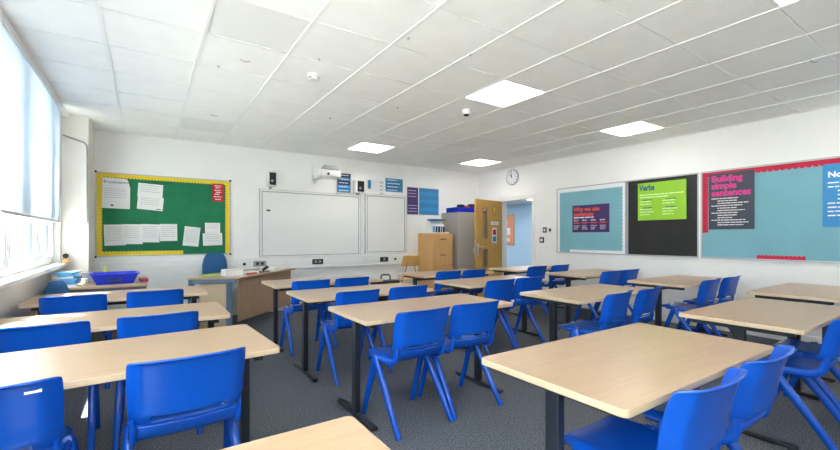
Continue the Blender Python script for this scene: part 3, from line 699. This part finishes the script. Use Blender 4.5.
# blue task chair behind the desk
def task_chair(x, y, rz, label, topz=.98, arms=False):
    t = thing('office_chair', label, 'chair', (x, y, 0), R(rz))
    G = []
    for k in range(9):
        z = topz-.42+.42*k/8; wv = .165*math.sqrt(max(.12, 1-(abs(k-3.4)/5.0)**2.6))
        G.append([(u/5*wv, .20+.035*(k-2)**2/36-.03*(u/5)**2*-1, z) for u in range(-5, 6)])
    G = [[(x_, -y_, z_) for x_, y_, z_ in r] for r in G]
    B().shell(G, .05).build('backrest', 'bluefab', t, smooth=60, sub=1)
    B().prism(rrect(.22, .21, .08), .43, .50).build('seat', 'bluefab', t, bevel=.02)
    B().tube([(0, -.24, .75), (0, -.27, .55), (0, -.2, .41), (0, 0, .41)], .018, 8).build('back_bar', 'black', t, smooth=50)
    B().tube([(0, 0, .42), (0, 0, .1)], .025, 12).build('column', 'black', t, smooth=50)
    for k in range(5):
        a = 2*pi*k/5+.3; B().tube([(0, 0, .11), (.26*cos(a), .26*sin(a), .07)], [.025, .015], 8).build('base_arm', 'black', t, smooth=50)
        B().lathe([(.02, -.012), (.028, -.008), (.028, .008), (.02, .012)], (0, 0, 0), 12, Matrix.Translation((.26*cos(a), .26*sin(a), .028)) @ Matrix.Rotation(a, 4, 'Z') @ RX).build('castor', 'black', t)
    if arms:
        for s in (-1, 1): B().tube([(s*.24, -.2, .62), (s*.26, -.08, .66), (s*.26, .14, .66)], .022, 8, 1.2).build('armrest', 'buff', t, smooth=50)
    return t
task_chair(.80, 6.72, 165, 'blue fabric office chair behind the teacher desk under the green board', 1.0)
# window-corner table with tray and books
t = thing('side_table', 'wood-topped table with dark grey edge in the corner below the green board', 'table', (-.42, 5.70, 0))
box('tabletop', 'beech', -.39, .42, -.38, .62, .715, .74, t, bevel=.004)
box('end_rail', 'slate', -.36, .41, -.375, -.34, .64, .7145, t)
for sx in (-.35, .37):
    for sy in (-.34, .58): box('leg', 'tleg', sx-.02, sx+.02, sy-.02, sy+.02, 0, .7145, t)
t = thing('storage_tray', 'bright blue open plastic tray on the corner table under the green board', 'tray', (-.30, 5.60, .7405), R(4))
b = B(); 
fl = [(-.16, -.13), (.16, -.13), (.16, .13), (-.16, .13)]; fo = [(-.20, -.165), (.20, -.165), (.20, .165), (-.20, .165)]
bmv = [[b.bm.verts.new((x, y, z)) for x, y in p] for p, z in ((fl, 0), (fo, .115), ([(x*1.08, y*1.08) for x, y in fo], .115), ([(x*1.08, y*1.08) for x, y in fo], .105), ([(x*1.02, y*1.02) for x, y in fo], .105))]
inn = [[b.bm.verts.new((x*.97, y*.97, z)) for x, y in p] for p, z in ((fl, .006), (fo, .1151))]
b.bm.faces.new(bmv[0][::-1]); b.bm.faces.new(inn[0])
for k in range(4):
    q = (k+1) % 4
    b.bm.faces.new((bmv[0][k], bmv[0][q], bmv[4][q], bmv[4][k])); b.bm.faces.new((bmv[4][k], bmv[4][q], bmv[3][q], bmv[3][k]))
    b.bm.faces.new((bmv[3][k], bmv[3][q], bmv[2][q], bmv[2][k])); b.bm.faces.new((bmv[2][k], bmv[2][q], inn[1][q], inn[1][k])); b.bm.faces.new((inn[1][k], inn[1][q], inn[0][q], inn[0][k]))
for v in bmv[1]: b.bm.verts.remove(v)
b.build('tray_shell', 'tray', t); box('label_slot', 'pdark', -.06, .06, -.160, -.150, .03, .06, t)
bk = 0
where = ['topmost', 'second from the top', 'third from the top', 'fourth from the top', 'fifth from the top', 'second from the bottom', 'lowest']
for s_i, (sx, sy, n, nm) in enumerate([(-.70, 5.55, 7, 'light blue exercise book, %s in the stack beside the blue tray'), (-.72, 5.92, 6, 'light blue exercise book, %s in the farther stack near the pier')]):
    for k in range(n):
        rbox('exercise_book', 'lightblue' if (k*3+s_i) % 4 else 'paper', sx+random.uniform(-.015, .015), sy+random.uniform(-.015, .015), .7405+k*.0205, .165, .21, .02, random.uniform(-12, 12), nm % (where[n-1-k] if n-1-k < 5 else ['second from the bottom', 'lowest'][1 if k == 0 else 0]), 'book', 'exercise books on the corner table', bevel=.002)
rbox('card_stack', 'greyp', -.55, 5.92, .7405, .12, .15, .11, 8, 'grey box file between the book stack and the blue tray', 'box')
rbox('card_stack', 'paper', -.575, 5.75, .7405, .05, .08, .05, -6, 'small white card block between the books and the blue tray', 'box')
rbox('folder', 'magenta', -.04, 5.66, .7405, .07, .2, .03, 8, 'magenta folder lying beside the blue tray', 'folder')
rbox('paper_pile', 'paper', -.30, 6.05, .7405, .22, .3, .03, -5, 'white paper pile behind the blue tray', 'papers')
t = thing('glue_bottle', 'small lime green bottle standing behind the blue tray', 'bottle', (-.41, 5.98, .7405))
B().lathe([(.025, 0), (.027, .01), (.027, .10), (.012, .125)], seg=14).build('body', 'mint', t, smooth=50); B().lathe([(.011, .126), (.008, .16)], seg=10).build('cap', 'yellow', t)
rbox('paper_sheet', 'paper', -.70, 5.40, .7405, .2, .12, .003, 20, 'loose white paper at the front edge of the corner table', 'paper', bevel=0)
t = thing('low_wooden_chair', 'blue padded low chair with wooden arms against the window wall', 'chair', (-.735, 5.135, 0), R(180))
G = []
for k in range(8):
    z = .46+.36*k/7; wv = .105*math.sqrt(max(.2, 1-(abs(k-2.6)/4.9)**2.4))
    G.append([(u/4*wv, -.10-.006*k, z) for u in range(-4, 5)])
# ------------------------------------------------------------------ (continued below)
B().shell(G, .04).build('backrest', 'bluefab', t, smooth=60, sub=1)
B().prism(rrect(.10, .15, .05), .40, .46).build('seat', 'bluefab', t, bevel=.015)
for s in (-1, 1):
    B().box(s*.12-.015, s*.12+.015, -.12, .15, .58, .62).build('armrest', 'buff', t, bevel=.008)
    for yy in (-.10, .13): B().box(s*.12-.014, s*.12+.014, yy-.018, yy+.018, 0, .579).build('leg', 'buff', t, bevel=.005)
t = thing('sill_ornament', 'small dark and orange ornament on the pier ledge at the sill end', 'ornament', (-.80, 6.28, SZ))
B().lathe([(.04, 0), (.045, .015), (.03, .04), (.012, .055)], seg=14).build('base', 'buff', t, smooth=50); B().lathe([(.01, .0555), (.03, .075), (.028, .095), (.008, .11)], seg=12).build('top', 'black', t, smooth=50)
# papers on tables
def paper_on(x, y, w, d, rz, label): return rbox('paper_sheet', 'paper', x, y, TZ+.0008, w, d, .0012, rz, label, 'paper', bevel=0)
paper_on(-.66, 3.28, .21, .297, -30, 'white paper sheet lying on the second window-row table from the whiteboard wall')
paper_on(-.58, 4.62, .3, .21, 12, 'white paper sheet lying on the window-row table nearest the whiteboard wall')
paper_on(-.40, 4.78, .21, .2, -15, 'second white sheet beside another on the window-row table nearest the whiteboard wall')
# ------------------------------------------------------------------ cabinets and corner by the door
t = thing('filing_cabinet', 'wooden four-drawer filing cabinet against the whiteboard wall', 'filing cabinet', (4.93, 6.79, 0))
w = .255
B().box(-w, w, -.245, .26, 0, 1.32).build('carcass', 'cabwood', t, bevel=.004)
for k in range(4):
    z0 = .04+k*.315
    dw = B().box(-w+.006, w-.006, -.265, -.2455, z0, z0+.300).build('drawer', 'cabwood', t, bevel=.004)
    B().tube([(-.06, -.266, z0+.215), (-.06, -.285, z0+.215), (.06, -.285, z0+.215), (.06, -.266, z0+.215)], 0.008, 8).build('handle', 'black', dw, smooth=50)
t = thing('tall_cabinet', 'tall grey steel cabinet beside the oak door', 'cabinet', (5.72, 6.76, 0))
B().box(-.44, .44, -.29, .29, .03, 1.76).build('carcass', 'greycab', t, bevel=.004); B().box(-.42, .42, -.27, .27, 0, .03).build('plinth', 'black', t)
for s in (-1, 1):
    dr = B().box(.004 if s > 0 else -.435, .435 if s > 0 else -.004, -.305, -.2905, .05, 1.745).build('door', 'greycab', t, bevel=.003)
    B().box(s*.05-.01, s*.05+.01, -.325, -.306, .9, 1.02).build('handle', 'steel', dr, bevel=.003)
# on the filing cabinet
cols = [('lightblue', .075), ('pdark', .06), ('pdark', .07), ('sky', .05), ('pdark', .06)]
x = 4.74; labs = ['blue magazine file first in the row on the filing cabinet', 'white magazine file second in the row on the filing cabinet', 'white magazine file third in the row on the filing cabinet', 'blue magazine file fourth in the row on the filing cabinet', 'white magazine file last in the row on the filing cabinet']
for (m, w_), lab in zip(cols, labs):
    t = thing('magazine_file', lab, 'file', (x+w_/2, 6.74, 1.3205), 0, 'magazine files on the filing cabinet')
    B().prism([(-.11, 0), (.11, 0), (.11, .26), (.02, .26), (-.11, .15)], -w_/2+.002, w_/2-.002, Matrix(((0, 0, 1, 0), (1, 0, 0, 0), (0, 1, 0, 0), (0, 0, 0, 1)))).build('box', 'paper', t, bevel=.003)
    box('spine_label', m, -w_*.35, w_*.35, -.113, -.1105, .02, .14, t); x += w_
rbox('book', 'pblue', 4.86, 6.72, 1.5815, .24, .17, .03, 4, 'blue book lying across the magazine files', 'book'); rbox('book', 'modesty', 5.06, 6.76, 1.5815, .14, .15, .03, -8, 'brown book lying across the magazine files', 'book')
rbox('paper_pile', 'paper', 5.11, 6.72, 1.3205, .1, .2, .03, 0, 'flat white papers at the end of the filing cabinet top', 'papers')
o = rbox('leaning_folder', 'trunk', 4.705, 6.74, 1.3205, .015, .2, .16, 0, 'pale folder leaning at the edge of the filing cabinet', 'folder')
# on the tall cabinet
t = thing('storage_tray', 'dark blue tray full of odds and ends on top of the tall grey cabinet', 'tray', (5.60, 6.66, 1.7605))
B().box(-.32, .30, -.17, .17, 0, .012).box(-.34, .32, -.19, -.175, .0, .10).box(-.34, .32, .175, .19, 0, .10).box(-.34, -.325, -.175, .175, 0, .10).box(.305, .32, -.175, .175, 0, .10).build('tray_shell', 'tray', t, bevel=.004)
for (dx, dy, m, w_, h_, lab) in ((-.1, 0, 'black', .12, .17, 'black item sticking up from the tray on the tall cabinet'), (.06, .02, 'redposter', .1, .15, 'red item sticking up from the tray on the tall cabinet'), (.18, -.02, 'pdark', .12, .19, 'navy item sticking up from the tray on the tall cabinet')):
    rbox('pencil_case', m, 5.60+dx, 6.66+dy, 1.7735, w_, .14, h_-.013, 10, lab, 'pencil case', 'items in the cabinet-top tray', bevel=.02)
rbox('folder', 'magenta', 6.08, 6.64, 1.7605, .13, .25, .05, 5, 'magenta folder on the tall cabinet beside the tray', 'folder')
# wooden chair
t = thing('plywood_chair', 'bent plywood chair with metal frame beside the filing cabinet', 'chair', (4.17, 6.62, 0), R(-20))
G = [[(u/6*.185*(1-.04*k), -.19+.035*(u/6)**2-.018*k, .70+.042*k) for u in range(-6, 7)] for k in range(6)]
B().shell(G, -.011).build('backrest', 'ply', t, smooth=60, sub=1)
B().prism(rrect(.19, .19, .05), .435, .449).build('seat', 'ply', t, bevel=.004)
for s in (-1, 1):
    B().tube([(s*.08, -.235, .84), (s*.08, -.185, .66), (s*.155, -.165, .43), (s*.17, -.20, 0)], .010, 8).build('leg', 'greyp', t, smooth=50)
    B().tube([(s*.155, -.165, .42), (s*.155, .15, .42), (s*.165, .18, .40), (s*.17, .19, 0)], .010, 8).build('leg', 'greyp', t, smooth=50)
# black case on the floor by the front tables
t = thing('carry_case', 'black carry case with a handle standing behind the whiteboard-row tables', 'case', (2.97, 5.36, 0), R(-12))
B().box(-.21, .21, -.09, .09, .02, .60).build('body', 'black', t, bevel=.03)
B().tube([(-.07, 0, .595), (-.07, 0, .66), (-.05, 0, .68), (.05, 0, .68), (.07, 0, .66), (.07, 0, .595)], .011, 8).build('handle', 'black', t, smooth=50)
for s in (-1, 1): B().lathe([(.025, -.015), (.03, 0), (.025, .015)], (0, 0, 0), 14, Matrix.Translation((s*.16, .05, .03)) @ Matrix.Rotation(pi/2, 4, 'Y')).build('wheel', 'greyp', t)
# white sticker on one chair back is part of that chair
for o in list(C.objects):
    if o.get('label') == 'blue plastic chair, window-side one at the window-row table third from the whiteboard wall':
        s = B().box(-.022, .020, -.0025, .0025, -.007, .007, Matrix.Translation((.146, -.2695, .753)) @ Matrix.Rotation(R(11.6), 4, "Z") @ Matrix.Rotation(R(-14), 4, "X")).build('sticker', 'paper', o); o['label'] = 'blue plastic chair with a white sticker, window-side one at the third window-row table'
# ------------------------------------------------------------------ light
wd = bpy.data.worlds.new('sky'); bpy.context.scene.world = wd; wd.use_nodes = True
bg = wd.node_tree.nodes['Background']; bg.inputs[0].default_value = (.90, .95, 1.0, 1); bg.inputs[1].default_value = 3.0
sun = bpy.data.lights.new('sun', 'SUN'); sun.energy = 15; sun.angle = R(.6); sun.color = (1, .95, .87)
so = bpy.data.objects.new('sun', sun); C.objects.link(so)
dirn = Vector((1.0, -.15, -3.0)); so.rotation_euler = dirn.to_track_quat('-Z', 'Y').to_euler(); so.location = (-5, 3, 8)
# ------------------------------------------------------------------ camera
cam = bpy.data.cameras.new('camera'); co = bpy.data.objects.new('camera', cam); C.objects.link(co)
cam.sensor_fit = 'HORIZONTAL'; cam.sensor_width = 36; cam.lens = 36*F/840; cam.shift_x = 0; cam.shift_y = (HZ-225)/840; cam.clip_start = .02
co.location = (0, 0, EYE); co.rotation_euler = (pi/2, 0, -YAW)
sc = bpy.context.scene; sc.camera = co
sc.view_settings.view_transform = 'Standard'; sc.view_settings.look = 'None'; sc.view_settings.gamma = 1; sc.view_settings.use_curve_mapping = False
sc.view_settings.exposure = 2.13
sc.cycles.max_bounces = 14; sc.cycles.diffuse_bounces = 10; sc.cycles.transparent_max_bounces = 12; sc.cycles.sample_clamp_indirect = 20
